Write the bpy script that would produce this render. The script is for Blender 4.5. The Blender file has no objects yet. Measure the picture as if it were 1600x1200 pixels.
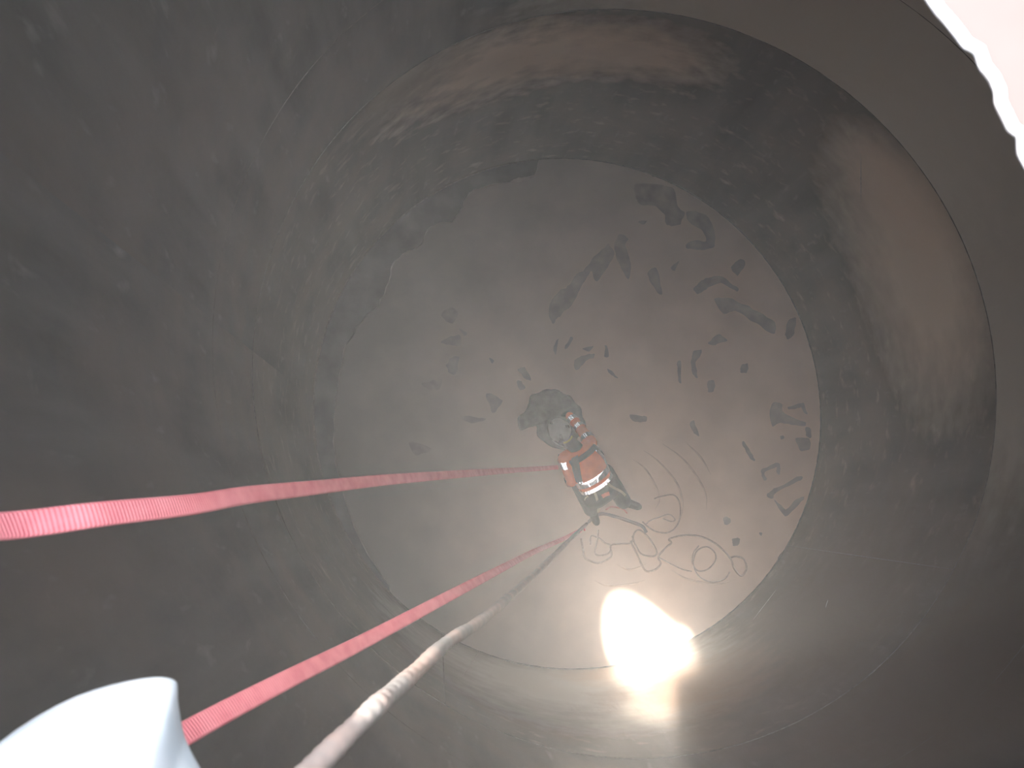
import bpy, bmesh, math, random
from mathutils import Vector, Matrix, noise
random.seed(7)
C = bpy.context.scene.collection
scene = bpy.context.scene

# ------------------------------------------------------------------ camera
# survey of the photograph: the tank floor (radius 3.25 m) and the first weld ring give
# the camera's place and the plumb point of the picture
F = 1209.0
TANK_R, ROOF_Z, RING_Z = 3.25, 9.135, 3.2
CAM = Vector((-1.75, -1.161, 9.615))
PLUMB = (679.5, 772.7)

def _axes():
    d = Vector((PLUMB[0] - 800, -(PLUMB[1] - 600), -F)).normalized()
    z = -d
    x = Vector((1, 0, 0)); x = (x - z * x.dot(z)).normalized()
    y = z.cross(x)
    return Matrix((x, y, z))
AX = _axes()
cam_data = bpy.data.cameras.new('camera')
cam_data.sensor_width = 36.0
cam_data.lens = 36.0 * F / 1600.0
cam_data.clip_start = 0.02
cam_data.dof.use_dof = True
cam_data.dof.focus_distance = 8.9
cam_data.dof.aperture_fstop = 4.8
cam = bpy.data.objects.new('camera', cam_data); C.objects.link(cam)
cam.matrix_world = Matrix.Translation(CAM) @ AX.to_4x4()
scene.camera = cam

def ray(px, py):
    return (AX @ Vector((px - 800, -(py - 600), -F))).normalized()
def at(px, py, z):
    """the point at height z which the photograph shows at that pixel"""
    v = ray(px, py); return CAM + v * ((z - CAM.z) / v.z)
def deep(px, py, d):
    return at(px, py, CAM.z - d)

# ------------------------------------------------------------------ daylight
SUN_DIR = ray(1045, 1050)              # where the sunlight travels to
world = bpy.data.worlds.new('sky'); scene.world = world; world.use_nodes = True
wn = world.node_tree; wn.nodes.clear()
sky = wn.nodes.new('ShaderNodeTexSky'); sky.sky_type = 'NISHITA'; sky.sun_disc = False
sky.sun_elevation = math.asin(-SUN_DIR.z); sky.sun_rotation = math.atan2(-SUN_DIR.x, -SUN_DIR.y)
sky.dust_density = 4.0; sky.air_density = 1.0
bg = wn.nodes.new('ShaderNodeBackground'); bg.inputs['Strength'].default_value = 3.9
wo = wn.nodes.new('ShaderNodeOutputWorld')
hs = wn.nodes.new('ShaderNodeHueSaturation'); hs.inputs['Saturation'].default_value = 0.35    # camera's white balance for a pale, dusty sky
wn.links.new(sky.outputs[0], hs.inputs['Color']); wn.links.new(hs.outputs[0], bg.inputs[0]); wn.links.new(bg.outputs[0], wo.inputs[0])

sl = bpy.data.lights.new('sun', 'SUN'); sl.energy = 48.0; sl.angle = math.radians(1.4); sl.color = (1.0, 0.93, 0.82)
sun = bpy.data.objects.new('sun', sl); C.objects.link(sun)
sun.rotation_euler = SUN_DIR.to_track_quat('-Z', 'Y').to_euler()

pl = bpy.data.lights.new('roof_opening_portal', 'AREA'); pl.shape = 'RECTANGLE'; pl.size = 1.5; pl.size_y = 2.0
pl.cycles.is_portal = True
portal = bpy.data.objects.new('roof_opening_portal', pl); C.objects.link(portal)
portal.location = (CAM.x - 0.05, CAM.y + 0.05, ROOF_Z - 0.03)

vs = scene.view_settings
vs.view_transform = 'Standard'; vs.look = 'None'; vs.gamma = 1.0; vs.use_curve_mapping = False
vs.exposure = 0.0
scene.cycles.volume_bounces = 2
scene.cycles.blur_glossy = 0.0
scene.cycles.max_bounces = 8
scene.cycles.diffuse_bounces = 5
scene.cycles.sample_clamp_indirect = 6.0
HAZE = 0.0092
scene.cycles.adaptive_threshold = 0.02

# ------------------------------------------------------------------ materials
def mat(name, c1, c2=None, rough=0.8, metal=0.0, scale=12.0, bump=0.0, spec=0.3, detail=4.0, lo=.35, hi=.65):
    m = bpy.data.materials.new(name); m.use_nodes = True
    nt = m.node_tree; b = nt.nodes['Principled BSDF']
    b.inputs['Roughness'].default_value = rough; b.inputs['Metallic'].default_value = metal
    b.inputs['Specular IOR Level'].default_value = spec
    c2 = c2 or tuple(v * 0.75 for v in c1)
    tc = nt.nodes.new('ShaderNodeTexCoord')
    n = nt.nodes.new('ShaderNodeTexNoise'); n.inputs['Scale'].default_value = scale; n.inputs['Detail'].default_value = detail
    r = nt.nodes.new('ShaderNodeValToRGB')
    r.color_ramp.elements[0].position = lo; r.color_ramp.elements[1].position = hi
    r.color_ramp.elements[0].color = (*c2, 1); r.color_ramp.elements[1].color = (*c1, 1)
    nt.links.new(tc.outputs['Object'], n.inputs['Vector']); nt.links.new(n.outputs['Fac'], r.inputs['Fac'])
    nt.links.new(r.outputs['Color'], b.inputs['Base Color'])
    if bump:
        bp = nt.nodes.new('ShaderNodeBump'); bp.inputs['Strength'].default_value = bump; bp.inputs['Distance'].default_value = 0.02
        nt.links.new(n.outputs['Fac'], bp.inputs['Height']); nt.links.new(bp.outputs['Normal'], b.inputs['Normal'])
    return m

def wall_mat(name, base, dark, warm, tints=()):
    """steel plate: streaks down the wall, mottled dust, brown and light-painted stains of their own shape (uv in metres)"""
    m = bpy.data.materials.new(name); m.use_nodes = True
    nt = m.node_tree; N = nt.nodes.new; L = nt.links.new
    b = nt.nodes['Principled BSDF']
    b.inputs['Roughness'].default_value = 0.55; b.inputs['Specular IOR Level'].default_value = 0.35
    uv = N('ShaderNodeUVMap'); uv.uv_map = 'metres'
    def nz(sx, sy, scale, detail=5, off=0):
        mp = N('ShaderNodeMapping'); mp.inputs['Scale'].default_value = (sx, sy, 1); mp.inputs['Location'].default_value = (off, off, 0)
        n = N('ShaderNodeTexNoise'); n.inputs['Scale'].default_value = scale; n.inputs['Detail'].default_value = detail
        L(uv.outputs[0], mp.inputs[0]); L(mp.outputs[0], n.inputs['Vector']); return n.outputs['Fac']
    def ramp(fac, a, b_, ca=(0, 0, 0), cb=(1, 1, 1)):
        r = N('ShaderNodeValToRGB'); e = r.color_ramp.elements
        e[0].position = a; e[1].position = b_; e[0].color = (*ca, 1); e[1].color = (*cb, 1)
        L(fac, r.inputs[0]); return r.outputs[0]
    def mix(fac, a, b_):
        x = N('ShaderNodeMix'); x.data_type = 'RGBA'
        L(fac, x.inputs[0]); 
        L(a, x.inputs[6]); L(b_, x.inputs[7]); return x.outputs[2]
    def rgb(c):
        x = N('ShaderNodeRGB'); x.outputs[0].default_value = (*c, 1); return x.outputs[0]
    streak = nz(1.0, 0.16, 3.2)
    blot = nz(1.0, 0.8, 1.1, 6, 4.0)
    fine = nz(1.0, 0.35, 9.0, 6, 9.0)
    col = ramp(streak, .3, .72, dark, base)
    col = mix(ramp(blot, .42, .66), col, rgb(warm))
    pale = tuple(min(1, v * 1.9) for v in base)
    col = mix(ramp(fine, .62, .82, (0, 0, 0), (.55, .55, .55)), col, rgb(pale))
    for (u, v, ru, rv, c, amt, rg) in tints:
        mp = N('ShaderNodeMapping'); mp.vector_type = 'TEXTURE'
        mp.inputs['Location'].default_value = (u, v, 0); mp.inputs['Scale'].default_value = (ru, rv, 1)
        g = N('ShaderNodeTexGradient'); g.gradient_type = 'SPHERICAL'
        L(uv.outputs[0], mp.inputs[0]); L(mp.outputs[0], g.inputs[0])
        rag = nz(1.0, 1.6, 4.0, 8, u)
        a = N('ShaderNodeMath'); a.operation = 'MULTIPLY_ADD'
        L(rag, a.inputs[0]); a.inputs[1].default_value = rg
        s = N('ShaderNodeMath'); s.operation = 'SUBTRACT'; L(g.outputs['Fac'], s.inputs[0]); s.inputs[1].default_value = rg * .5
        L(s.outputs[0], a.inputs[2])
        col = mix(ramp(a.outputs[0], .08, .7, (0, 0, 0), (amt, amt, amt)), col, rgb(c))
    L(col, b.inputs['Base Color'])
    bp = N('ShaderNodeBump'); bp.inputs['Strength'].default_value = .25; bp.inputs['Distance'].default_value = .02
    L(fine, bp.inputs['Height']); L(bp.outputs[0], b.inputs['Normal'])
    return m

def wall_uv(px, py):
    """where on the wall (metres round, height) that pixel lies"""
    v = ray(px, py); a = v.x**2 + v.y**2; bq = 2 * (CAM.x * v.x + CAM.y * v.y); cq = CAM.x**2 + CAM.y**2 - TANK_R**2
    t = (-bq + math.sqrt(bq * bq - 4 * a * cq)) / (2 * a); p = CAM + v * t
    return (math.atan2(p.y, p.x) * TANK_R, p.z)

def wob3(v):
    return Vector((noise.noise(v), noise.noise(v + Vector((31.7, 5.2, 9.1))), noise.noise(v + Vector((3.3, 47.9, 21.6)))))
# ------------------------------------------------------------------ object helpers
def obj(name, me, m, parent=None, smooth=True):
    o = bpy.data.objects.new(name, me); C.objects.link(o)
    if m: me.materials.append(m)
    if smooth:
        for p in me.polygons: p.use_smooth = True
    if parent: o.parent = parent
    return o
def from_bm(name, bm, m, parent=None, smooth=True):
    bmesh.ops.recalc_face_normals(bm, faces=bm.faces)
    me = bpy.data.meshes.new(name); bm.to_mesh(me); bm.free()
    return obj(name, me, m, parent, smooth)
def tag(o, label=None, cat=None, group=None, kind=None):
    if label: o['label'] = label
    if cat: o['category'] = cat
    if group: o['group'] = group
    if kind: o['kind'] = kind
    return o
def empty(name, loc):
    o = bpy.data.objects.new(name, None); C.objects.link(o); o.location = loc; o.empty_display_size = .1; return o
def under(child, root):
    """parent without moving"""
    child.parent = root; child.matrix_parent_inverse = Matrix.Translation(root.location).inverted(); return child

def spline(pts, n):
    """Catmull-Rom through the points"""
    P = [Vector(p) for p in pts]; P = [P[0] * 2 - P[1]] + P + [P[-1] * 2 - P[-2]]
    out = []; segs = len(P) - 3
    for i in range(segs):
        a, b, c, d = P[i:i + 4]
        k = max(2, n // segs)
        for j in range(k):
            t = j / k
            out.append(.5 * ((2 * b) + (c - a) * t + (2 * a - 5 * b + 4 * c - d) * t * t + (3 * b - a - 3 * c + d) * t ** 3))
    out.append(P[-2].copy()); return out
def sweep(bm, pts, ring, closed=False):
    """ring(i, t) gives the section as (side, up) offsets"""
    n = len(pts); prev = None; rows = []
    up = Vector((0, 0, 1))
    for i, p in enumerate(pts):
        tg = (pts[min(n - 1, i + 1)] - pts[max(0, i - 1)]).normalized()
        if prev is None:
            ref = up if abs(tg.z) < .9 else Vector((0.6, -0.8, 0))
            side = tg.cross(ref).normalized()
        else:
            side = (prev - tg * prev.dot(tg)).normalized()
        prev = side; nn = side.cross(tg)
        rows.append([bm.verts.new(p + side * a + nn * b) for a, b in ring(i, i / (n - 1))])
    m = len(rows[0])
    for i in range(n - 1):
        for j in range(m):
            bm.faces.new((rows[i][j], rows[i][(j + 1) % m], rows[i + 1][(j + 1) % m], rows[i + 1][j]))
    bm.faces.new(rows[0][::-1]); bm.faces.new(rows[-1])
def tube(bm, pts, r, seg=10):
    rr = r if callable(r) else (lambda i, t: r)
    sweep(bm, pts, lambda i, t: [(rr(i, t) * math.cos(2 * math.pi * k / seg), rr(i, t) * math.sin(2 * math.pi * k / seg)) for k in range(seg)])
def capsule(bm, p0, p1, r0, r1, seg=14):
    p0, p1 = Vector(p0), Vector(p1); ax = (p1 - p0); ln = ax.length; ax.normalize()
    s = ax.orthogonal().normalized(); t = ax.cross(s); rows = []
    prof = [(-r0 * math.cos(a), r0 * math.sin(a)) for a in (0.25, .6, 1.0, 1.4)] + [(ln * .5, (r0 + r1) / 2)] + [(ln + r1 * math.cos(a), r1 * math.sin(a)) for a in (1.4, 1.0, .6, .25)]
    for z, r in prof:
        rows.append([bm.verts.new(p0 + ax * z + (s * math.cos(2 * math.pi * k / seg) + t * math.sin(2 * math.pi * k / seg)) * r) for k in range(seg)])
    for a, b in zip(rows, rows[1:]):
        for k in range(seg): bm.faces.new((a[k], a[(k + 1) % seg], b[(k + 1) % seg], b[k]))
    bm.faces.new(rows[0][::-1]); bm.faces.new(rows[-1])
def chain(bm, pts, rads):
    for i in range(len(pts) - 1): capsule(bm, pts[i], pts[i + 1], rads[i], rads[i + 1])
def ball(bm, c, r, scale=(1, 1, 1), rot=None, seg=18):
    M = Matrix.Translation(c) @ (rot.to_4x4() if rot else Matrix.Identity(4)) @ Matrix.Diagonal((*scale, 1))
    bmesh.ops.create_uvsphere(bm, u_segments=seg, v_segments=seg // 2 + 2, radius=r, matrix=M)
def fused(name, bm, m, parent, voxel=.012, smooth=4):
    """one continuous skin round overlapping shapes"""
    bmesh.ops.recalc_face_normals(bm, faces=bm.faces)
    me = bpy.data.meshes.new(name); bm.to_mesh(me); bm.free()
    t = bpy.data.objects.new('t', me); C.objects.link(t)
    md = t.modifiers.new('r', 'REMESH'); md.mode = 'VOXEL'; md.voxel_size = voxel
    sm = t.modifiers.new('s', 'SMOOTH'); sm.iterations = smooth; sm.factor = .5
    dg = bpy.context.evaluated_depsgraph_get()
    me2 = bpy.data.meshes.new_from_object(t.evaluated_get(dg))
    bpy.data.objects.remove(t); me2.name = name; me2.materials.clear()
    o = obj(name, me2, m); under(o, parent); return o

# ------------------------------------------------------------------ the tank: floor, wall, roof
M_floor = mat('bare_steel_floor', (.115, .115, .115), (.06, .062, .065), rough=.6, scale=2.5)
M_dust = mat('rusty_dust', (.66, .49, .39), (.55, .41, .33), rough=.95, scale=1.3, bump=.25, detail=8)
nt = M_dust.node_tree; b = nt.nodes['Principled BSDF']; tc = nt.nodes['Texture Coordinate']
mp = nt.nodes.new('ShaderNodeMapping'); mp.vector_type = 'TEXTURE'; mp.inputs['Location'].default_value = (1.7, -.3, 0); mp.inputs['Scale'].default_value = (5.2, 5.2, 5.2)  # greyer dust at left; paler right side also paints in the light gradient
gr = nt.nodes.new('ShaderNodeTexGradient'); gr.gradient_type = 'SPHERICAL'
n2 = nt.nodes.new('ShaderNodeTexNoise'); n2.inputs['Scale'].default_value = .9; n2.inputs['Detail'].default_value = 6
ad = nt.nodes.new('ShaderNodeMath'); ad.operation = 'MULTIPLY_ADD'; ad.inputs[1].default_value = .55
rp = nt.nodes.new('ShaderNodeValToRGB'); rp.color_ramp.elements[0].position = .45; rp.color_ramp.elements[1].position = .95
mx = nt.nodes.new('ShaderNodeMix'); mx.data_type = 'RGBA'; mx.inputs[6].default_value = (.27, .245, .225, 1)
nt.links.new(tc.outputs['Object'], mp.inputs[0]); nt.links.new(mp.outputs[0], gr.inputs[0]); nt.links.new(tc.outputs['Object'], n2.inputs[0])
nt.links.new(n2.outputs['Fac'], ad.inputs[0]); nt.links.new(gr.outputs['Fac'], ad.inputs[2]); nt.links.new(ad.outputs[0], rp.inputs[0])
nt.links.new(rp.outputs[0], mx.inputs[0]); nt.links.new(nt.nodes['Color Ramp'].outputs[0], mx.inputs[7]); nt.links.new(mx.outputs[2], b.inputs['Base Color'])
M_scrape = mat('scraped_steel', (.36, .30, .26), (.25, .215, .195), rough=.7, scale=6)
M_track = mat('dragged_dust', (.56, .42, .335), (.46, .345, .28), rough=.95, scale=9)
M_weld = mat('weld_bead', (.16, .145, .13), (.10, .09, .085), rough=.5, scale=30, bump=.3)
M_scratch = mat('bright_scratch', (.45, .43, .40), (.3, .29, .27), rough=.5, scale=20)
M_roof = mat('sunlit_roof_plate', (.030, .027, .027), (.028, .0245, .0242), rough=.9, spec=.0, scale=6, bump=.2)
M_cut = mat('torch_cut_rim', (.5, .5, .52), (.3, .29, .29), rough=.6, scale=40)

def disc(r, z0, z1, n=160, wob=None):
    bm = bmesh.new()
    lo = [bm.verts.new((r * math.cos(2 * math.pi * k / n), r * math.sin(2 * math.pi * k / n), z0)) for k in range(n)]
    hi = [bm.verts.new((v.co.x, v.co.y, z1)) for v in lo]
    for k in range(n): bm.faces.new((lo[k], lo[(k + 1) % n], hi[(k + 1) % n], hi[k]))
    bm.faces.new(lo[::-1]); bm.faces.new(hi); return bm
floor = from_bm('floor', disc(TANK_R + .05, -.10, 0), M_floor, smooth=False); tag(floor, kind='structure')

def flat_piece(name, poly, z0, h, m, parent, wobble=.012, bevel=.35, sub=3):
    """a low irregular piece lying on the floor, with sloped edges"""
    P = []
    n = len(poly)
    cyc = [Vector((*poly[i % n], 0)) for i in range(-1, n + 2)]
    for i in range(n):
        a, b, c, d = cyc[i:i + 4]
        for j in range(sub):
            t = j / sub
            p = .5 * ((2 * b) + (c - a) * t + (2 * a - 5 * b + 4 * c - d) * t * t + (3 * b - a - 3 * c + d) * t ** 3)
            p = b.lerp(c, t).lerp(p, .75)
            q = wob3(Vector((p.x * 9, p.y * 9, 3.1))) + .5 * wob3(Vector((p.x * 31, p.y * 31, 5.1)))
            P.append(Vector((p.x + q.x * wobble, p.y + q.y * wobble)))
    cx = sum((p.x for p in P)) / len(P); cy = sum((p.y for p in P)) / len(P)
    bm = bmesh.new()
    lo = [bm.verts.new((p.x, p.y, z0)) for p in P]
    hi = []
    for i, p in enumerate(P):
        tgv = (P[(i + 1) % len(P)] - P[i - 1]); nv = Vector((-tgv.y, tgv.x)); nv = nv.normalized() if nv.length > 1e-6 else nv
        hi.append(bm.verts.new((p.x + nv.x * h * bevel, p.y + nv.y * h * bevel, z0 + h)))
    k = len(P)
    for i in range(k): bm.faces.new((lo[i], lo[(i + 1) % k], hi[(i + 1) % k], hi[i]))
    top = bm.faces.new(hi); bot = bm.faces.new(lo[::-1])
    bmesh.ops.triangulate(bm, faces=[top, bot])
    o = from_bm(name, bm, m, parent, smooth=False); return o

# dust layer: reaches the wall except along the ragged upper left edge
edge = [(833, 274), (793, 283), (757, 290), (733, 300), (722, 323), (707, 345), (687, 347), (667, 357), (657, 380), (637, 393), (615, 407), (606, 440),
        (597, 462), (590, 477), (567, 497), (552, 520), (535, 547), (528, 590), (524, 640), (520, 690), (528, 740), (545, 800), (575, 868), (607, 915)]
poly = []
pe = [at(x, y, .012) for x, y in edge]
a0 = math.atan2(pe[-1].y, pe[-1].x); a1 = math.atan2(pe[0].y, pe[0].x)
if a1 < a0: a1 += 2 * math.pi
poly = [(p.x, p.y) for p in pe]
K = 110
for k in range(1, K):
    a = a0 + (a1 - a0) * k / K; rr = TANK_R + .012
    poly.append((rr * math.cos(a), rr * math.sin(a)))
DUST_Z = .014
dust = flat_piece('dust_layer', poly, 0.0, DUST_Z, M_dust, floor, wobble=.035, bevel=1.0, sub=3)
tag(dust, 'brown rust dust covering the round floor')

def crop(pts, ox, oy, s): return [(ox + x * s, oy + y * s) for x, y in pts]
marks = []
S3 = 1 / 3.
for p in ([(25, 770), (75, 700), (110, 690), (140, 640), (190, 600), (240, 545), (300, 485), (328, 520), (320, 560), (245, 660), (225, 610), (190, 660), (130, 770), (70, 830), (35, 860)],
          [(335, 470), (360, 435), (395, 460), (380, 490), (405, 560), (395, 650), (365, 600), (335, 540)],
          [(485, 625), (525, 600), (552, 710), (535, 715)], [(595, 590), (628, 565), (610, 610)],
          [(435, 200), (600, 220), (620, 300), (655, 340), (640, 390), (575, 395), (560, 340), (520, 310), (450, 300), (430, 260)],
          [(665, 330), (760, 350), (800, 430), (790, 500), (700, 510), (665, 500), (680, 470), (760, 470), (740, 420), (680, 380)],
          [(880, 590), (920, 555), (940, 580), (905, 635)],
          [(705, 690), (760, 645), (830, 640), (910, 690), (900, 705), (830, 665), (770, 690), (720, 720)],
          [(800, 740), (870, 740), (960, 780), (1080, 850), (1075, 910), (1000, 860), (900, 800), (840, 810)],
          [(770, 945), (820, 910), (860, 940), (790, 955)],
          [(690, 1040), (700, 990), (735, 980), (730, 1010), (710, 1040), (720, 1110), (700, 1090)],
          [(625, 1040), (640, 1035), (645, 1130), (630, 1120)],
          [(140, 1060), (155, 1015), (235, 1000), (230, 1020), (195, 1030), (165, 1070)],
          [(180, 970), (230, 960), (210, 985)], [(95, 970), (125, 925), (135, 935), (110, 975)],
          [(300, 1070), (350, 1110), (310, 1095)], [(285, 960), (295, 960), (305, 1010), (285, 1010)],
          [(445, 380), (485, 375), (465, 392)], [(1130, 900), (1150, 840), (1180, 830), (1170, 900), (1145, 930)],
          [(925, 1050), (955, 1045), (950, 1090), (925, 1085)]):
    marks.append(crop(p, 850, 220, S3))
for p in ([(565, 820), (610, 780), (645, 810), (620, 860)], [(570, 940), (650, 910), (655, 960), (600, 960)],
          [(590, 1050), (625, 1040), (650, 1070), (620, 1095)], [(925, 1070), (960, 1060), (990, 1120), (960, 1110)],
          [(480, 1140), (570, 1110), (560, 1160), (510, 1170)], [(650, 880), (690, 900), (680, 915)],
          [(790, 1018), (815, 1030), (805, 1040)], [(920, 1130), (945, 1125), (955, 1165), (935, 1165)],
          [(890, 185), (960, 175), (1020, 160), (960, 195), (920, 195)]):
    marks.append(crop(p, 500, 220, S3))
S8 = 260 / 678.
for p in ([(430, 600), (470, 600), (480, 640), (570, 680), (560, 695), (470, 680), (430, 695)], [(530, 745), (580, 745), (585, 790), (550, 790)],
          [(390, 870), (460, 845), (465, 890), (455, 885), (450, 860), (405, 880), (410, 905), (400, 910)],
          [(410, 975), (440, 950), (550, 900), (550, 915), (450, 962), (430, 990)],
          [(440, 990), (490, 1030), (550, 980), (560, 990), (490, 1060)],
          [(100, 680), (115, 670), (135, 735), (115, 720)], [(468, 735), (482, 735), (482, 748), (470, 748)],
          [(235, 1070), (262, 1068), (260, 1092), (240, 1095)], [(272, 1150), (298, 1152), (295, 1180), (274, 1182)],
          [(382, 1124), (395, 1126), (390, 1138)], [(500, 615), (560, 600), (575, 640), (565, 640), (550, 615), (505, 628)],
          [(570, 700), (590, 705), (592, 735), (572, 735)], [(315, 770), (325, 765), (360, 830), (345, 830)],
          [(170, 515), (200, 510), (195, 550), (175, 555)]):
    marks.append(crop(p, 1040, 400, S8))
# faint scuffs left of the worker
for p in ([(705, 560), (718, 556), (712, 585), (700, 580)], [(760, 615), (785, 625), (770, 645)], [(640, 690), (675, 700), (650, 712)],
          [(720, 650), (760, 655), (735, 662)], [(985, 648), (1010, 652), (1008, 660), (990, 657)], [(865, 545), (872, 530), (868, 555)]):
    marks.append(p)
for q in marks:
    flat_piece('scrape_mark', [tuple(at(x, y, DUST_Z)[:2]) for x, y in q], DUST_Z - .001, .004, M_scrape, floor, wobble=.022, bevel=.5, sub=6)

# arcs dragged through the dust by the hoses
for pts in ([(1000, 700), (1030, 722), (1060, 760), (1066, 800), (1050, 830)], [(1030, 690), (1070, 720), (1100, 765), (1104, 800)],
            [(985, 715), (1010, 735), (1030, 775), (1022, 800)], [(1070, 690), (1095, 715), (1112, 745)],
            [(925, 905), (950, 915), (990, 912), (1010, 905)], [(1045, 888), (1075, 905), (1120, 912), (1150, 905)],
            [(960, 880), (985, 890), (1012, 880)]):
    bm = bmesh.new()
    tube(bm, spline([at(x, y, DUST_Z - .004) for x, y in pts], 30), lambda i, t: .003 + .012 * math.sin(math.pi * t), 6)
    from_bm('drag_mark', bm, M_track, floor)

# wall in three plate courses; the lowest is cleaner and stands a little proud
u1 = wall_uv(800, 95); u1b = wall_uv(980, 80); u2 = wall_uv(1440, 430); u3 = wall_uv(1400, 300); u4 = wall_uv(640, 130)
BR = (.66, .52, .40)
u5 = wall_uv(1040, 1100); u6 = wall_uv(1420, 690); u7 = wall_uv(1118, 262)
tint_low = [(u1[0], u1[1], 1.7, .8, BR, 1.0, .8), (u1b[0], u1b[1], 1.3, .65, BR, .8, .7), (u4[0], u4[1], 1.0, .5, (.3, .235, .185), .7, .8),
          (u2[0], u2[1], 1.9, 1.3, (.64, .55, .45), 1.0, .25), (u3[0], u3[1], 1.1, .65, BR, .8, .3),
          (wall_uv(905, 1130)[0], .9, 2.6, 2.0, (.60, .61, .57), 1.0, .3), (wall_uv(1005, 1085)[0], .3, 1.0, .8, (.52, .43, .34), 1.0, .3),  # pale areas paint in bounced sun and glow around the sun patch
          (wall_uv(1400, 1020)[0], 1.9, 2.6, 2.2, (.09, .062, .036), 1.0, .4), (wall_uv(1150, 1130)[0], 1.5, 1.2, 1.2, (.22, .125, .07), .9, .4)]
M_wall_low = wall_mat('steel_wall_lower', (.125, .116, .107), (.07, .065, .058), (.15, .118, .093), tint_low)
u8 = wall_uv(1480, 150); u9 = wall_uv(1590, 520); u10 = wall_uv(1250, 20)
tint_up = [(u8[0], u8[1], 4.2, 2.8, (.60, .57, .51), 1.0, .4), (u9[0], u9[1], 2.4, 2.2, (.44, .41, .36), .9, .4), (u10[0], u10[1], 3.0, 2.0, (.54, .51, .45), 1.0, .4), (wall_uv(1560, 1080)[0], 4.0, 2.2, 2.0, (.10, .07, .042), 1.0, .4)]  # pale areas paint extra light onto the upper right wall
M_wall_up = wall_mat('steel_wall_upper', (.12, .117, .112), (.05, .048, .046), (.14, .108, .086), tint_up)

def ring_wall(name, z0, z1, r, m, parent, n=220, rows=10, thick=.03, dent=.006):
    bm = bmesh.new(); uvl = bm.loops.layers.uv.new('metres')
    grid = []
    for i in range(rows + 1):
        z = z0 + (z1 - z0) * i / rows; row = []
        for k in range(n):
            a = 2 * math.pi * k / n - math.pi
            rr = r + dent * noise.noise(Vector((math.cos(a) * 3, math.sin(a) * 3, z * 1.3)))
            row.append(bm.verts.new((rr * math.cos(a), rr * math.sin(a), z)))
        grid.append(row)
    out0 = [bm.verts.new(((r + thick) * math.cos(2 * math.pi * k / n - math.pi), (r + thick) * math.sin(2 * math.pi * k / n - math.pi), z0)) for k in range(n)]
    out1 = [bm.verts.new((v.co.x, v.co.y, z1)) for v in out0]
    def quad(a, b, c, d, k):
        f = bm.faces.new((a, b, c, d)); us = (k, k + 1, k + 1, k)
        for l, uu in zip(f.loops, us): l[uvl].uv = ((2 * math.pi * uu / n - math.pi) * TANK_R, l.vert.co.z)
    for k in range(n):
        j = (k + 1) % n
        for i in range(rows): quad(grid[i][k], grid[i][j], grid[i + 1][j], grid[i + 1][k], k)
        quad(out0[k], out0[j], out1[j], out1[k], k)
    return from_bm(name, bm, m, parent)
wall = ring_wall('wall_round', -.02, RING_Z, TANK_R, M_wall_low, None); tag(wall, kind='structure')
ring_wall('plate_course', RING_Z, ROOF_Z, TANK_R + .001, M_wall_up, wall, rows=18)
def weld(pts, r=.007):
    bm = bmesh.new(); tube(bm, pts, lambda i, t: r * (1 + .25 * math.sin(i * 2.1)), 6); from_bm('weld_seam', bm, M_weld, wall)
def circ(z, r, n=360): return [Vector((r * math.cos(2 * math.pi * k / n), r * math.sin(2 * math.pi * k / n), z)) for k in range(n + 1)]
weld(circ(RING_Z + .002, TANK_R), .005); weld(circ(4.35, TANK_R + .002), .003); weld(circ(.012, TANK_R - .004), .010)
for px, py, z0, z1 in ((1520, 205, RING_Z, 4.35), (700, 1190, 0, RING_Z), (1560, 900, 0, RING_Z)):
    u = wall_uv(px, py)[0] / TANK_R; r = TANK_R + (.0 if z0 == 0 else .014)
    weld([Vector((r * math.cos(u), r * math.sin(u), z0 + (z1 - z0) * k / 40)) for k in range(41)], .004)
def scratch(pts, r=.0035):
    P = []
    for x, y in pts:
        u, z = wall_uv(x, y); rr = TANK_R + (0 if z < RING_Z else .012); P.append(Vector((rr * math.cos(u / TANK_R), rr * math.sin(u / TANK_R), z)))
    bm = bmesh.new(); tube(bm, spline(P, 24), lambda i, t: r * (.3 + math.sin(math.pi * t)), 5); from_bm('scratch', bm, M_scratch, wall)
for pts in ([(15, 70), (60, 58), (100, 45)], [(100, 36), (145, 33), (200, 14), (235, -2)], [(1177, 968), (1195, 945), (1214, 920)],
            [(1290, 950), (1294, 937)], [(560, 560), (545, 590)], [(262, 678), (298, 684)], [(720, 1060), (755, 1010)], [(1345, 318), (1345, 240)], [(1456, 942), (1463, 945)]):
    scratch(pts)

# roof plate with the torch-cut opening the camera looks through
RD = ROOF_Z
jag = [(1458, 0), (1469, 16), (1484, 33), (1501, 54), (1510, 67), (1530, 78), (1538, 102), (1553, 121), (1562, 141), (1563, 160), (1573, 180), (1582, 199), (1597, 210), (1599, 238)]
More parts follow.
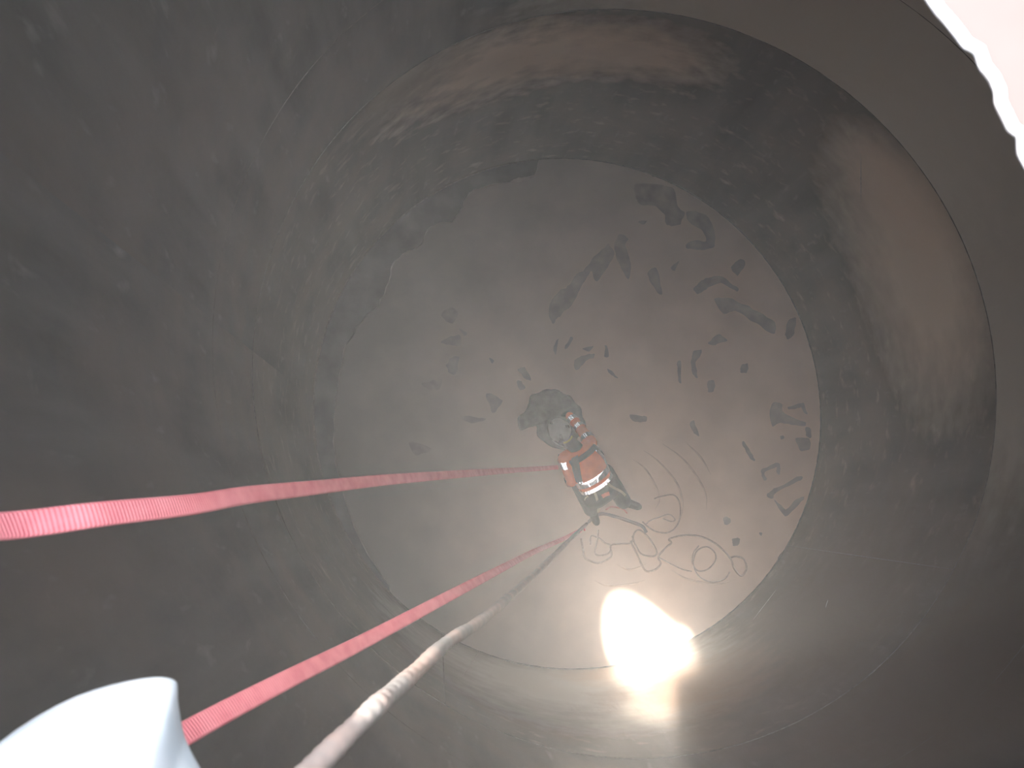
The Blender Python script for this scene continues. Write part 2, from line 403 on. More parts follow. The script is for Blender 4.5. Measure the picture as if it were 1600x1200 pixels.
# the rest of the rim lies outside the picture: it bounds the patch of sun on the floor, so it is traced back up the sunlight
lit = [(1092, 1075), (1086, 1098), (1070, 1108), (1045, 1110), (1015, 1106), (992, 1097), (976, 1081), (968, 1066), (963, 1056), (959, 1043), (956, 1030), (951, 1000), (949, 970), (952, 948), (960, 934),
       (972, 930), (990, 937), (1012, 950), (1034, 968), (1052, 984)]
def up_sun(x, y):
    p = at(x, y, 0); return p + SUN_DIR * ((RD - p.z) / SUN_DIR.z)
HP = [at(x, y, RD) for x, y in [(1440, -28), (1449, -14)] + jag + [(1612, 262), (1640, 330), (1690, 440)]] + [up_sun(x, y) for x, y in lit]
def roof_plate():
    bm = bmesh.new(); T = .005
    n = 128
    outer = [Vector(((TANK_R + .06) * math.cos(2 * math.pi * k / n), (TANK_R + .06) * math.sin(2 * math.pi * k / n), RD)) for k in range(n)]
    vo = [bm.verts.new(p) for p in outer]; vh = [bm.verts.new(p) for p in HP]
    ed = [bm.edges.new((vo[k], vo[(k + 1) % n])) for k in range(n)] + [bm.edges.new((vh[k], vh[(k + 1) % len(vh)])) for k in range(len(vh))]
    bmesh.ops.triangle_fill(bm, use_beauty=True, use_dissolve=False, edges=ed)
    hc = sum(HP, Vector()) / len(HP)
    # drop anything filled inside the opening
    def inside(p):
        c = False; m = len(HP); j = m - 1
        for i in range(m):
            a, b = HP[i], HP[j]
            if (a.y > p.y) != (b.y > p.y) and p.x < (b.x - a.x) * (p.y - a.y) / (b.y - a.y) + a.x: c = not c
            j = i
        return c
    bad = [f for f in bm.faces if inside(f.calc_center_median())]
    bmesh.ops.delete(bm, geom=bad, context='FACES_ONLY')
    r = bmesh.ops.extrude_face_region(bm, geom=bm.faces[:])
    for v in r['geom']:
        if isinstance(v, bmesh.types.BMVert): v.co.z -= T
    return bm
ceiling = from_bm('ceiling', roof_plate(), M_roof, smooth=False); tag(ceiling, kind='structure')
# molten bead left along the cut
bm = bmesh.new(); tube(bm, [p + Vector((0, 0, .0)) for p in HP + HP[:1]], .003, 8); from_bm('cut_rim', bm, M_cut, ceiling)

# added unseen lid plate beside the opening; it shades the lower right of the shaft
M_blocker = mat('blocker_steel', (.3, .22, .18), (.2, .15, .12), rough=.7, scale=5)
sh = lambda z: SUN_DIR * ((z - CAM.z) / SUN_DIR.z)
K0 = CAM + sh(9.7) + Vector((.05, -.07, 0))
E1 = CAM + Vector((.93, .37, 0)) * 1.5 + sh(RD + .01)
E2 = CAM + Vector((.0, -1.0, 0)) * 1.5 + sh(RD + .01)
bm = bmesh.new()
nrm = (E1 - K0).cross(E2 - K0).normalized() * .006
lo = [bm.verts.new(p - nrm) for p in (K0, E1, E2)]; hi = [bm.verts.new(p + nrm) for p in (K0, E1, E2)]
for k in range(3): bm.faces.new((lo[k], lo[(k + 1) % 3], hi[(k + 1) % 3], hi[k]))
bm.faces.new(lo[::-1]); bm.faces.new(hi)
blocker = from_bm('sun_blocker', bm, M_blocker, ceiling, smooth=False)
bm = bmesh.new(); tube(bm, [E1.lerp(E2, .25) + Vector((0, 0, .01)), E1.lerp(E2, .75) + Vector((0, 0, .01))], .018, 10); from_bm('blocker_rod', bm, M_blocker, blocker)

# ------------------------------------------------------------------ straps and hose hanging in the shaft
def rib_mat(name, c1, c2, scale):
    m = mat(name, c1, c2, rough=.75, scale=14); nt = m.node_tree; b = nt.nodes['Principled BSDF']
    uv = nt.nodes.new('ShaderNodeUVMap'); uv.uv_map = 'metres'
    w = nt.nodes.new('ShaderNodeTexWave'); w.bands_direction = 'X'; w.inputs['Scale'].default_value = scale; w.inputs['Distortion'].default_value = .6
    bp = nt.nodes.new('ShaderNodeBump'); bp.inputs['Strength'].default_value = .35; bp.inputs['Distance'].default_value = .004
    nt.links.new(uv.outputs[0], w.inputs[0]); nt.links.new(w.outputs['Fac'], bp.inputs['Height']); nt.links.new(bp.outputs[0], b.inputs['Normal'])
    return m
M_strap = rib_mat('red_webbing', (.88, .27, .31), (.78, .20, .24), 30)
def strap(name, pts, width, thick, face, n=700):
    """flat woven band; face(t) is the turn of its flat side about its length"""
    P = spline(pts, n); bm = bmesh.new(); uvl = bm.loops.layers.uv.new('metres'); rows = []; L = 0; Ls = []
    for i, p in enumerate(P):
        tg = (P[min(len(P) - 1, i + 1)] - P[max(0, i - 1)]).normalized()
        to = (CAM + Vector((.0, .3, .2)) - p).normalized()
        nn = (to - tg * to.dot(tg)).normalized(); side = tg.cross(nn)
        a = face(i / len(P)); s = side * math.cos(a) + nn * math.sin(a); q = nn * math.cos(a) - side * math.sin(a)
        w = width / 2 * (1 + (.035 if i % 2 else -.035)); h = thick / 2
        rows.append([bm.verts.new(p + s * x * w + q * y * h) for x, y in ((-1, -.3), (-.8, -1), (0, -1.1), (.8, -1), (1, -.3), (1, .3), (.8, 1), (0, 1.1), (-.8, 1), (-1, .3))])
        if i: L += (p - P[i - 1]).length
        Ls.append(L)
    m = 10
    for i in range(len(rows) - 1):
        for j in range(m):
            f = bm.faces.new((rows[i][j], rows[i][(j + 1) % m], rows[i + 1][(j + 1) % m], rows[i + 1][j]))
            for l, u in zip(f.loops, (Ls[i], Ls[i], Ls[i + 1], Ls[i + 1])): l[uvl].uv = (u, j * .01)
    bm.faces.new(rows[0][::-1]); bm.faces.new(rows[-1])
    return from_bm(name, bm, M_strap)
s1 = strap('webbing_strap', [at(-700, 820, RD + .02), at(-330, 823, 8.75), deep(-10, 823, 1.36), deep(160, 803, 1.58), deep(300, 788, 1.88), deep(390, 773, 2.2), deep(490, 762, 2.7), deep(600, 750, 3.5), deep(700, 742, 4.6), deep(780, 736, 6.2), deep(830, 733, 8.0), deep(872, 730, 8.95)],
           .049, .009, lambda t: .06 * math.sin(t * 9), 1500)
tag(s1, 'upper pinkish red webbing strap running from left edge to the kneeling worker', 'strap', 'red webbing straps hanging in the tank')
s2 = strap('webbing_strap', [at(-150, 1800, RD + .02), at(-20, 1420, 8.6), deep(180, 1215, 1.4), deep(300, 1140, 1.66), deep(440, 1066, 2.05), deep(570, 1001, 2.65), deep(700, 932, 3.55), deep(780, 890, 4.9), deep(830, 864, 6.8), deep(880, 842, 8.7), at(906, 829, .03), at(914, 826, DUST_Z + .012)],
           .047, .009, lambda t: .08 * math.sin(t * 7 + 1), 1500)
tag(s2, 'lower pinkish red webbing strap coming out from under the white cloth', 'strap', 'red webbing straps hanging in the tank')

M_hose = mat('dusty_brown_hose', (.27, .20, .18), (.17, .165, .165), rough=.55, scale=6, bump=.1)
M_hose_grey = M_hose
hp = [at(-100, 1850, RD + .03), at(150, 1560, 8.75), deep(360, 1310, 1.15), deep(485, 1203, 1.36), deep(583, 1108, 1.62), deep(640, 1058, 1.92), deep(700, 1003, 2.4), deep(745, 974, 2.95), deep(787, 940, 3.7), deep(830, 902, 4.9), deep(873, 860, 6.6),
      deep(900, 834, 8.4), at(914, 821, .10), at(925, 811, .035), at(940, 803, .035), at(961, 807, .035), at(985, 815, .035), at(1003, 822, .035), at(1010, 832, .035)]
bm = bmesh.new(); tube(bm, spline(hp, 400), lambda i, t: .0205 + .0012 * math.sin(i * .37) + .001 * math.sin(i * 1.9), 14)
hose = from_bm('air_hose', bm, M_hose); tag(hose, 'thick dusty brown hose crossing the sunbeam, bright where the sun strikes it', 'hose')

# ------------------------------------------------------------------ white cloth over the lower left rim of the opening
M_cloth = mat('white_canvas', (.86, .90, .93), (.70, .80, .86), rough=.9, scale=7, bump=.3)
inner = [(-260, 1400), (-120, 1270), (0, 1160), (60, 1119), (120, 1087), (180, 1069), (225, 1060), (255, 1057), (274, 1062)]
right = [(277, 1068), (275, 1090), (279, 1115), (283, 1140), (289, 1158), (300, 1180), (313, 1202), (345, 1270), (400, 1380)]
outl = inner + right
bm = bmesh.new(); rows = []
NR = 12
oc = at(-50, 1700, RD)          # the sheet climbs back to the rim here
for i, (x, y) in enumerate(outl):
    fr = i / (len(outl) - 1)
    p0 = deep(x, y, 1.25 + .02 * math.sin(i * 1.7))
    rim = at(-420 + 620 * fr, 1350 + 760 * fr, RD + .012)
    row = []
    for j in range(NR + 1):
        t = j / NR
        p = p0.lerp(rim, t); p.z += -.05 * math.sin(math.pi * t) + .012 * math.sin(9 * t + i * .9) * t
        p += (CAM - p).normalized() * .03 * math.sin(min(1, t * 5) * math.pi / 2)
        row.append(bm.verts.new(p))
    rows.append(row)
for a, b in zip(rows, rows[1:]):
    for j in range(NR): bm.faces.new((a[j], a[j + 1], b[j + 1], b[j]))
cloth = from_bm('edge_cloth', bm, M_cloth)
md = cloth.modifiers.new('thick', 'SOLIDIFY'); md.thickness = .008; md.offset = 0
md = cloth.modifiers.new('soft', 'SUBSURF'); md.levels = 1; md.render_levels = 1
tag(cloth, 'sunlit white canvas cloth draped over the rim in the lower left corner', 'cloth')

# ------------------------------------------------------------------ ropes and bits on the floor
M_rope = mat('dusty_rope', (.43, .335, .275), (.33, .26, .215), rough=.9, scale=30)
S5 = 300 / 1600.
def floor_rope(name, paths, r, label, m, z=.0):
    e = None
    bm = bmesh.new()
    for pts in paths:
        P = [at(x, y, DUST_Z + r * .8) for x, y in crop(pts, 880, 740, S5)]
        sp = spline(P, 90)
        for i, p in enumerate(sp): p.z += z + .010 * max(0, math.sin(i * .22))
        tube(bm, sp, r, 7)
    o = from_bm(name, bm, m); tag(o, label, 'rope', 'rope lengths tangled on the floor'); return o
floor_rope('rope', [[(292, 470), (282, 560), (266, 655), (300, 682), (380, 660), (395, 600), (350, 580), (300, 540), (235, 520), (225, 590)]], .010, 'short dark rope tangle just below the boots of the worker', M_rope)
floor_rope('rope', [[(150, 540), (165, 640), (180, 700), (220, 725), (300, 745), (400, 690), (395, 600), (470, 585), (565, 578), (590, 500), (630, 470), (690, 510), (745, 585), (778, 660), (740, 690), (650, 670), (605, 600), (575, 520)]],
           .011, 'looped dark rope lying in the middle of the tangle', M_rope, .004)
floor_rope('rope', [[(560, 560), (595, 640), (625, 700), (650, 755), (695, 815), (770, 797), (812, 750), (790, 695), (850, 620), (900, 575), (880, 545), (1000, 515), (1130, 522), (1250, 572), (1340, 645), (1395, 715), (1420, 790), (1480, 852), (1525, 795), (1505, 715), (1440, 690), (1395, 700)]],
           .012, 'long rope ending in a small loop at the right of the tangle', M_rope, .006)
floor_rope('rope', [[(1130, 600), (1085, 660), (1075, 740), (1120, 808), (1200, 800), (1265, 730), (1262, 660), (1200, 610), (1120, 640), (1085, 720), (1090, 790), (1140, 865), (1240, 905), (1340, 880), (1390, 820)]],
           .0095, 'thin rope coiled in a round double ring on the dust', M_rope)
floor_rope('rope', [[(660, 400), (700, 440), (780, 485), (870, 492), (945, 440), (975, 350), (970, 250), (920, 180), (820, 190), (760, 210)], ], .0095, 'thin rope arc right of the worker, above the tangle', M_rope)
floor_rope('rope', [[(690, 420), (720, 395), (800, 362), (880, 340), (930, 380), (900, 400), (830, 375)]], .008, 'small thin rope loop inside the rope arc', M_rope, .003)
floor_rope('rope', [[(800, 700), (900, 755), (1000, 800), (1070, 815)]], .008, 'straight thin rope end pointing at the round coil', M_rope)
M_cord = mat('red_cord', (.55, .22, .17), (.4, .16, .12), rough=.8, scale=20)
floor_rope('cord', [[(350, 300), (400, 275), (460, 285), (500, 300), (530, 330)]], .010, 'faded red cord on the floor behind the boots', M_cord, .02)
bpy.data.objects['cord']['category'] = 'cord'; del bpy.data.objects['cord']['group']

# dark spoil dug up in front of the helmet
M_mud = mat('damp_sediment', (.10, .098, .095), (.05, .05, .05), rough=.9, scale=10, bump=.5)
bm = bmesh.new()
mc = at(862, 645, 0); n = 40; rings = 9; rows = []
out = [(818, 640), (828, 622), (850, 610), (880, 612), (905, 632), (915, 660), (905, 690), (880, 705), (850, 692), (838, 668), (812, 668), (806, 658)]
op = spline([at(x, y, 0) for x, y in out + out[:1]], 96)[:-1]
for p in op:
    q = wob3(Vector((p.x * 6, p.y * 6, 8))); p.x += q.x * .07; p.y += q.y * .07
mc = sum(op, Vector()) / len(op)
for k in range(rings):
    t = k / rings; row = []
    for p in op:
        q = p.lerp(mc, t); h = DUST_Z - .002 + .09 * (t ** .8) * (1 - .75 * max(0, t - .55) / .45) + .05 * min(1, t * 3) * noise.noise(Vector((q.x * 7, q.y * 7, 1)))
        row.append(bm.verts.new((q.x, q.y, max(DUST_Z - .003, h) if k else DUST_Z - .003)))
    rows.append(row)
for a, b in zip(rows, rows[1:]):
    for i in range(len(a)): bm.faces.new((a[i], a[(i + 1) % len(a)], b[(i + 1) % len(a)], b[i]))
bm.faces.new(rows[-1]); bm.faces.new(rows[0][::-1])
mud = from_bm('sediment_heap', bm, M_mud); tag(mud, 'low dark heap of sediment in front of the grey helmet', 'heap')

# ------------------------------------------------------------------ the worker, kneeling and bent forward
M_skin = mat('skin', (.48, .30, .22), (.42, .26, .19), rough=.6, scale=20)
M_orange = mat('orange_jacket', (.78, .17, .05), (.66, .13, .035), rough=.85, scale=9, bump=.15)
M_trouser = mat('dark_trousers', (.055, .062, .058), (.035, .04, .038), rough=.9, scale=14, bump=.2)
M_boot = mat('black_boot', (.05, .048, .045), (.03, .03, .03), rough=.6, scale=14)
M_glove = mat('dark_glove', (.07, .07, .07), (.045, .045, .045), rough=.8, scale=20)
M_harness = mat('black_harness', (.035, .04, .042), (.022, .025, .027), rough=.8, scale=30)
M_tan = mat('tan_webbing', (.42, .40, .30), (.33, .31, .23), rough=.85, scale=30)
M_helmet = mat('grey_helmet', (.46, .485, .475), (.40, .42, .41), rough=.45, scale=12)
M_vent = mat('helmet_vent', (.03, .03, .03), (.02, .02, .02), rough=.9)
M_yellow = mat('yellow_label', (.62, .58, .12), (.5, .47, .1), rough=.6, scale=30)
M_otag = mat('orange_tag', (.75, .2, .12), (.6, .15, .09), rough=.7, scale=30)
M_hair = mat('dark_hair', (.03, .022, .018), (.02, .015, .012), rough=.9, scale=40)

J = dict(
    pelvis=at(939, 768, .47), hem=at(929, 751, .60), sho=at(903, 705, .74), neck=at(893, 693, .76), head=at(876, 675, .76),
    shR=at(923, 692, .70), elR=at(908, 671, .50), wrR=at(890, 650, .32),
    shL=at(882, 716, .72), elL=at(893, 752, .56), wrL=at(880, 722, .30),
    hipR=at(948, 757, .48), knR=at(946, 738, .085), anR=at(974, 783, .10), toR=at(990, 789, .05),
    hipL=at(923, 771, .48), knL=at(906, 757, .085), anL=at(924, 795, .10), toL=at(929, 808, .05))
worker = empty('person', (J['pelvis'].x, J['pelvis'].y, DUST_Z))
tag(worker, 'worker in orange reflective jacket and grey helmet kneeling bent over on the dusty floor', 'person')

ax = (J['sho'] - J['hem']).normalized()
lat = (J['shR'] - J['shL']); lat = (lat - ax * lat.dot(ax)).normalized()
dor = lat.cross(ax)
if dor.z < 0: dor = -dor
TL = (J['sho'] - J['hem']).length
def lerp_tab(tab, t):
    for (a, va), (b, vb) in zip(tab, tab[1:]):
        if t <= b:
            k = max(0, min(1, (t - a) / (b - a))); k = k * k * (3 - 2 * k); return va + (vb - va) * k
    return tab[-1][1]
def tor_c(t):
    return J['hem'] + ax * TL * t + dor * (.035 * math.sin(math.pi * min(1, max(0, t))))
def tor(t, phi, off=0.):
    w = lerp_tab([(-.15, .185), (.15, .19), (.6, .205), (.95, .20), (1.15, .10), (1.3, .075)], t) + off
    h = lerp_tab([(-.15, .13), (.3, .14), (.8, .13), (1.0, .115), (1.15, .085), (1.3, .07)], t) + off
    e = 2.05
    c, s = math.cos(phi), math.sin(phi)
    return tor_c(t) + lat * w * math.copysign(abs(c) ** (2 / e), c) + dor * h * math.copysign(abs(s) ** (2 / e), s)
def torso(bm, t0, t1, off=0., n=16, seg=32):
    rows = [[bm.verts.new(tor(t0 + (t1 - t0) * i / n, 2 * math.pi * k / seg, off)) for k in range(seg)] for i in range(n + 1)]
    for a, b in zip(rows, rows[1:]):
        for k in range(seg): bm.faces.new((a[k], a[(k + 1) % seg], b[(k + 1) % seg], b[k]))
    bm.faces.new(rows[0][::-1]); bm.faces.new(rows[-1])

# body: one continuous figure
hdir = (J['head'] - J['neck']).normalized()
face = (Vector((hdir.x, hdir.y, 0)).normalized() * .35 + Vector((0, 0, -1))).normalized()      # looks down at the floor ahead
bm = bmesh.new()
torso(bm, -.15, 1.05, -.02)
capsule(bm, J['pelvis'] + lat * .06, J['pelvis'] - lat * .06, .13, .13)
capsule(bm, J['hem'] - dor * .01, J['pelvis'], .13, .14)
capsule(bm, J['sho'], J['head'] - hdir * .03, .062, .058)
ball(bm, J['head'] + hdir * .02, .1, (.95, .95, 1.12), hdir.to_track_quat('Z', 'Y').to_matrix())
capsule(bm, J['head'] + face * .045 - hdir * .02, J['head'] + face * .06 - hdir * .05, .055, .04)   # jaw
capsule(bm, J['head'] + face * .088 + hdir * .015, J['head'] + face * .112 - hdir * .012, .010, .014)  # nose
for s in (-1, 1):
    ball(bm, J['head'] + lat * s * .098 - hdir * .005, .03, (.45, .8, 1))                                # ears
for s in 'RL':
    chain(bm, [J['sh' + s], J['el' + s], J['wr' + s]], [.055, .045, .032])
    chain(bm, [J['hip' + s], J['kn' + s], J['an' + s]], [.09, .062, .045])
    chain(bm, [J['an' + s], J['to' + s]], [.042, .035])
body = fused('body', bm, M_skin, worker, .011, 3)
for s in (-1, 1):
    bm = bmesh.new(); ball(bm, J['head'] + face * .09 + hdir * .035 + lat * s * .033, .011); under(from_bm('eye', bm, M_vent), worker)
bm = bmesh.new(); capsule(bm, J['head'] + face * .098 - hdir * .045 + lat * .022, J['head'] + face * .098 - hdir * .045 - lat * .022, .006, .006); under(from_bm('mouth', bm, mat('lips', (.35, .16, .13))), worker)
bm = bmesh.new(); ball(bm, J['head'] - face * .015 - hdir * .01, .105, (.97, .97, .9)); under(from_bm('hair', bm, M_hair), worker)

# jacket
bm = bmesh.new(); torso(bm, -.13, 1.12, .012)
for s in 'RL':
    chain(bm, [J['sh' + s].lerp(J['sho'], .25), J['sh' + s], J['el' + s], J['wr' + s]], [.085, .078, .064, .052])
jacket = fused('jacket', bm, M_orange, worker, .012, 4)
# collar
bm = bmesh.new(); capsule(bm, J['sho'] + dor * .03, J['neck'] + hdir * .03 + dor * .01, .088, .082); fused('collar', bm, M_trouser, worker, .012, 2)

def patch(name, t0, t1, p0, p1, m, off=.022, nt=4, npz=24, th=.004, shape=None):
    """a band lying on the jacket's back: t along the spine, p across (degrees, 90 = middle of the back, 0 = right side)"""
    bm = bmesh.new(); rows = []
    for i in range(nt + 1):
        row = []
        for k in range(npz + 1):
            f = k / npz; t = t0 + (t1 - t0) * i / nt; p = p0 + (p1 - p0) * f
            if shape: t, p = shape(i / nt, f)
            row.append(bm.verts.new(tor(t, math.radians(p), off)))
        rows.append(row)
    for a, b in zip(rows, rows[1:]):
        for k in range(npz): bm.faces.new((a[k], a[k + 1], b[k + 1], b[k]))
    o = under(from_bm(name, bm, m), worker)
    md = o.modifiers.new('t', 'SOLIDIFY'); md.thickness = th; md.offset = 1
    return o
# reflective tape is built as what it is: rows of tiny mirrored cube corners that send light back where it came from
M_prism = mat('prismatic_tape', (.97, .98, 1.0), (.94, .95, .97), rough=.04, metal=1.0, scale=60)
def prism_band(name, S, e=.0075):
    """S(u, v, off): u along the band, v across it"""
    Lu = sum((S((k + 1) / 24, .5, 0) - S(k / 24, .5, 0)).length for k in range(24)); Lv = sum((S(.5, (k + 1) / 8, 0) - S(.5, k / 8, 0)).length for k in range(8))
    nu = max(4, round(Lu / e)); nv = max(2, round(Lv / (e * .866)))
    cum = [0.]                                                     # even steps along the band
    for k in range(300): cum.append(cum[-1] + (S((k + 1) / 300, .5, 0) - S(k / 300, .5, 0)).length)
    def even(u):
        g = u * cum[-1]; k = 0
        while k < 299 and cum[k + 1] < g: k += 1
        return (k + (g - cum[k]) / max(1e-9, cum[k + 1] - cum[k])) / 300
    bm = bmesh.new(); rows = []; uvs = {}
    for r in range(nv + 1):
        us = [k / nu for k in range(nu + 1)] if r % 2 == 0 else [(k + .5) / nu for k in range(nu)]
        row = []
        for u in map(even, us):
            v = bm.verts.new(S(u, r / nv, 0)); uvs[v] = (u, r / nv); row.append(v)
        rows.append(row)
    def corner(a, b, c):
        m = (a.co + b.co + c.co) / 3; n = (b.co - a.co).cross(c.co - a.co).normalized()
        u = sum(uvs[x][0] for x in (a, b, c)) / 3; w = sum(uvs[x][1] for x in (a, b, c)) / 3
        if n.dot(S(u, w, .01) - S(u, w, 0)) < 0: n = -n
        A, B, D = a.co, b.co, c.co; AB, AC = B - A, D - A           # the exact right-angled corner over this triangle
        x, y, z = AB.dot(AC), -AB.dot(D - B), AC.dot(D - B)            # squared leg lengths
        if min(x, y, z) <= 1e-9: return
        wa, wb, wc = y * z, x * z, x * y; H = (A * wa + B * wb + D * wc) / (wa + wb + wc)
        d = bm.verts.new(H - n * math.sqrt(max(1e-10, x - (H - A).length_squared)))
        for x, y in ((a, b), (b, c), (c, a)): bm.faces.new((x, y, d))
    for r in range(nv):
        E, O = (rows[r], rows[r + 1]) if r % 2 == 0 else (rows[r + 1], rows[r])
        for k in range(nu):
            corner(E[k], E[k + 1], O[k])
            if k < nu - 1: corner(O[k], O[k + 1], E[k + 1])
    me = bpy.data.meshes.new(name); bm.to_mesh(me); bm.free()
    return under(obj(name, me, M_prism, smooth=False), worker)
def torso_tape(name, f):
    prism_band(name, lambda u, v, off: (lambda tp: tor(tp[0], math.radians(tp[1]), .031 + off))(f(u, v)))
torso_tape('waist_band', lambda u, v: (.09 + .20 * v, -30 + 240 * u))
torso_tape('hem_band', lambda u, v: (-.13 + .11 * v, -30 + 240 * u))
torso_tape('brace_band', lambda u, v: (.28 + .68 * u, 22 + 22 * u + 19 * (v - .5)))
torso_tape('brace_band', lambda u, v: (.28 + .24 * u, 150 - 8 * u + 24 * (v - .5)))
# harness: straps over the shoulders and round the back
patch('harness_strap', 0, 1, 0, 1, M_harness, off=.03, nt=3, th=.008, shape=lambda i, f: (.36 + .68 * f, 148 - 30 * f + 26 * (i - .5)))
patch('harness_strap', .86, 1.0, 35, 140, M_harness, off=.028, th=.008)
patch('harness_strap', 0, 1, 0, 1, M_harness, off=.028, nt=3, th=.008, shape=lambda i, f: (.55 + .42 * f, 10 + 30 * f + 12 * (i - .5)))

def arm_band(p, q, f0, f1, r0, r1):
    d = (q - p).normalized(); s_ = d.orthogonal().normalized(); u_ = d.cross(s_)
    prism_band('sleeve_band', lambda u, v, off: p.lerp(q, f0 + (f1 - f0) * v) + (s_ * math.cos(2 * math.pi * u) + u_ * math.sin(2 * math.pi * u)) * (r0 + (r1 - r0) * v + off))
arm_band(J['shR'], J['elR'], .12, .42, .086, .082)
arm_band(J['elR'], J['wrR'], .02, .24, .074, .071)
arm_band(J['elR'], J['wrR'], .55, .82, .068, .064)
arm_band(J['shL'], J['elL'], .02, .33, .088, .084)
arm_band(J['elL'], J['wrL'], -.05, .18, .075, .074)

# trousers
bm = bmesh.new()
capsule(bm, J['pelvis'] + lat * .09, J['pelvis'] - lat * .09, .16, .16)
capsule(bm, J['hem'] - dor * .015 + ax * .03, J['pelvis'], .155, .15)
for s in 'RL':
    chain(bm, [J['hip' + s], J['kn' + s], J['an' + s]], [.135, .11, .10])
fused('trousers', bm, M_trouser, worker, .013, 4)
for s in 'RL':
    a, t = J['an' + s], J['to' + s]; d = (t - a).normalized(); bm = bmesh.new()
    chain(bm, [a - d * .05 + Vector((0, 0, .01)), a + d * .04, t + d * .06], [.06, .058, .05])
    capsule(bm, a + d * .03 + Vector((0, 0, -.015)), t + d * .08 + Vector((0, 0, .0)), .05, .042)
    b = fused('boot', bm, M_boot, worker, .01, 3)
    bm = bmesh.new(); capsule(bm, a + d * .0 + Vector((0, 0, .045)), t + d * .09 + Vector((0, 0, .03)), .03, .026); so = from_bm('sole', bm, M_trouser); under(so, worker)
# gloves: palm, four fingers, thumb
for s, hand_to in (('R', at(880, 640, .17)), ('L', at(877, 703, .17))):
    w = J['wr' + s]; d = (hand_to - w).normalized(); sd = d.cross(Vector((0, 0, 1))).normalized(); dn = d.cross(sd)
    if dn.z > 0: dn = -dn
    bm = bmesh.new()
    chain(bm, [w - d * .03, w + d * .03], [.04, .034])
    for k in range(4): capsule(bm, w + d * .03 + sd * (k - 1.5) * .014, w + d * .095 + sd * (k - 1.5) * .022, .02, .014)
    for k, ln in enumerate((.066, .076, .072, .056)):
        b0 = w + d * .095 + sd * (k - 1.5) * .023
        b1 = b0 + d * ln * .5 + dn * .010; b2 = b1 + d * ln * .30 + dn * .022; b3 = b2 + d * ln * .1 + dn * .022
        chain(bm, [b0, b1, b2, b3], [.0115, .0105, .0095, .0085])
    th = -1 if s == 'R' else 1
    t0 = w + d * .045 + sd * th * .028; t1 = t0 + d * .03 + sd * th * .03; t2 = t1 + d * .035 + sd * th * .006 + dn * .01
    chain(bm, [t0, t1, t2], [.016, .0125, .0105])
    fused('glove', bm, M_glove, worker, .006, 2)
# tan leg loops of the harness, on the seat of the trousers
def loop_on(name, pts, r, m):
    bm = bmesh.new(); P = spline(pts, 24)
    sweep(bm, P, lambda i, t: [(-r, -.004), (r, -.004), (r, .004), (-r, .004)]); return under(from_bm(name, bm, m, smooth=False), worker)
loop_on('leg_loop', [at(914, 762, .66), at(925, 765, .675), at(931, 774, .66), at(934, 785, .585), at(935, 795, .45), at(935, 800, .36)], .014, M_tan)
loop_on('leg_loop', [at(946, 745, .68), at(950, 755, .69), at(957, 761, .665), at(965, 765, .60), at(972, 769, .50), at(977, 774, .42)], .014, M_tan)
loop_on('gear_tag', [at(941, 776, .655), at(946, 773, .655), at(952, 771, .64)], .022, M_otag)
bm = bmesh.new(); tube(bm, spline([at(918, 775, .6), at(921, 781, .55), at(917, 786, .5), at(914, 780, .55), at(918, 775, .6)], 20), .007, 7); under(from_bm('carabiner', bm, M_tan), worker)

# helmet: shell, rim, vents, rear cradle with yellow label, chin strap
hup = (hdir * .55 - face * .85).normalized()         # the crown points up and forward
hrt = lat
hrt = (hrt - hup * hrt.dot(hup)).normalized(); hfw = hup.cross(hrt)
if hfw.dot(hdir) < 0: hfw = -hfw
HC = J['head'] + hup * .025 + hdir * .01
def hel(th, ph, off=0):
    """th from the crown down, ph round (0 = right, 90 = front)"""
    a, b, c = .122 + off, .150 + off, .125 + off
    return HC + hrt * a * math.sin(th) * math.cos(ph) + hfw * b * math.sin(th) * math.sin(ph) + hup * c * math.cos(th)
bm = bmesh.new(); rows = []
for i in range(13):
    th = .02 + (math.radians(98) - .02) * i / 12
    rows.append([bm.verts.new(hel(th + (.10 * math.sin(2 * math.pi * k / 36) if i > 9 else 0) * -1, 2 * math.pi * k / 36, .004 * math.cos(6 * 2 * math.pi * k / 36) * math.sin(th) ** 2)) for k in range(36)])
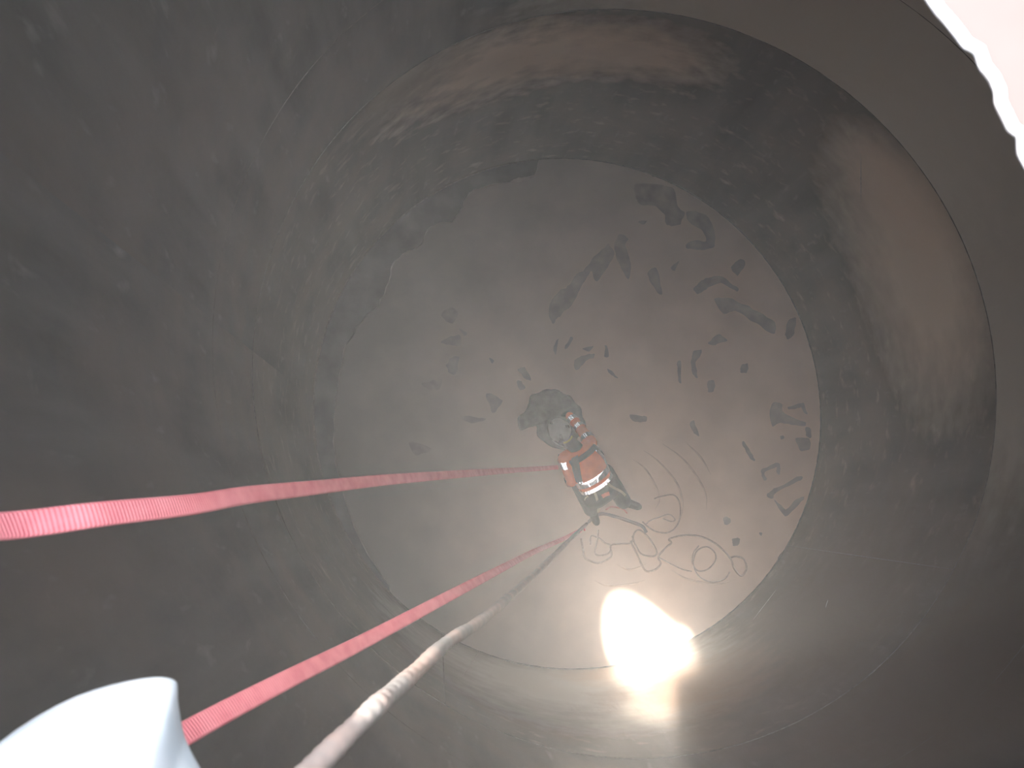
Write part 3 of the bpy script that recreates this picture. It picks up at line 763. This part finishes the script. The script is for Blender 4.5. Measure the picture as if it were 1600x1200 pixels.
for a, b in zip(rows, rows[1:]):
    for k in range(36): bm.faces.new((a[k], a[(k + 1) % 36], b[(k + 1) % 36], b[k]))
bm.faces.new(rows[0][::-1])
hm = under(from_bm('helmet', bm, M_helmet), worker)
md = hm.modifiers.new('t', 'SOLIDIFY'); md.thickness = .006; md.offset = 1
def on_helmet(name, th0, th1, ph0, ph1, m, off=.008, th=.004):
    bm = bmesh.new(); rows = []
    for i in range(5):
        rows.append([bm.verts.new(hel(math.radians(th0 + (th1 - th0) * i / 4), math.radians(ph0 + (ph1 - ph0) * k / 10), off)) for k in range(11)])
    for a, b in zip(rows, rows[1:]):
        for k in range(10): bm.faces.new((a[k], a[k + 1], b[k + 1], b[k]))
    o = from_bm(name, bm, m); o.parent = hm; o.matrix_parent_inverse = Matrix.Identity(4)
    md = o.modifiers.new('t', 'SOLIDIFY'); md.thickness = th; md.offset = 1; return o
for ph in (-120, -20, 110): on_helmet('vent', 34, 58, ph - 9, ph + 9, M_vent)
on_helmet('rear_cradle', 66, 100, -135, -38, M_harness, .010, .008)
on_helmet('name_label', 72, 86, -115, -60, M_yellow, .020, .003)
on_helmet('brim_edge', 93, 99, 10, 170, M_harness, .006, .008)
bm = bmesh.new(); tube(bm, spline([hel(1.6, math.radians(-165), .012), hel(1.9, math.radians(-150), .02), J['neck'] - lat * .09 + dor * .05], 14), .009, 7); under(from_bm('helmet_strap', bm, M_helmet), worker)

# ------------------------------------------------------------------ dust hanging in the tank
hm_ = bpy.data.materials.new('airborne_dust'); hm_.use_nodes = True; nt = hm_.node_tree; nt.nodes.clear()
vo_ = nt.nodes.new('ShaderNodeOutputMaterial'); vsn = nt.nodes.new('ShaderNodeVolumeScatter')
vsn.inputs['Color'].default_value = (.93, .93, .92, 1); vsn.inputs['Density'].default_value = HAZE; vsn.inputs['Anisotropy'].default_value = -.12
nt.links.new(vsn.outputs[0], vo_.inputs['Volume'])
haze = from_bm('dust_haze', disc(TANK_R + .02, -.02, ROOF_Z - .005, 96), hm_, smooth=False)
tag(haze, 'fine pale dust haze hanging in the air of the whole tank', 'haze', kind='stuff')
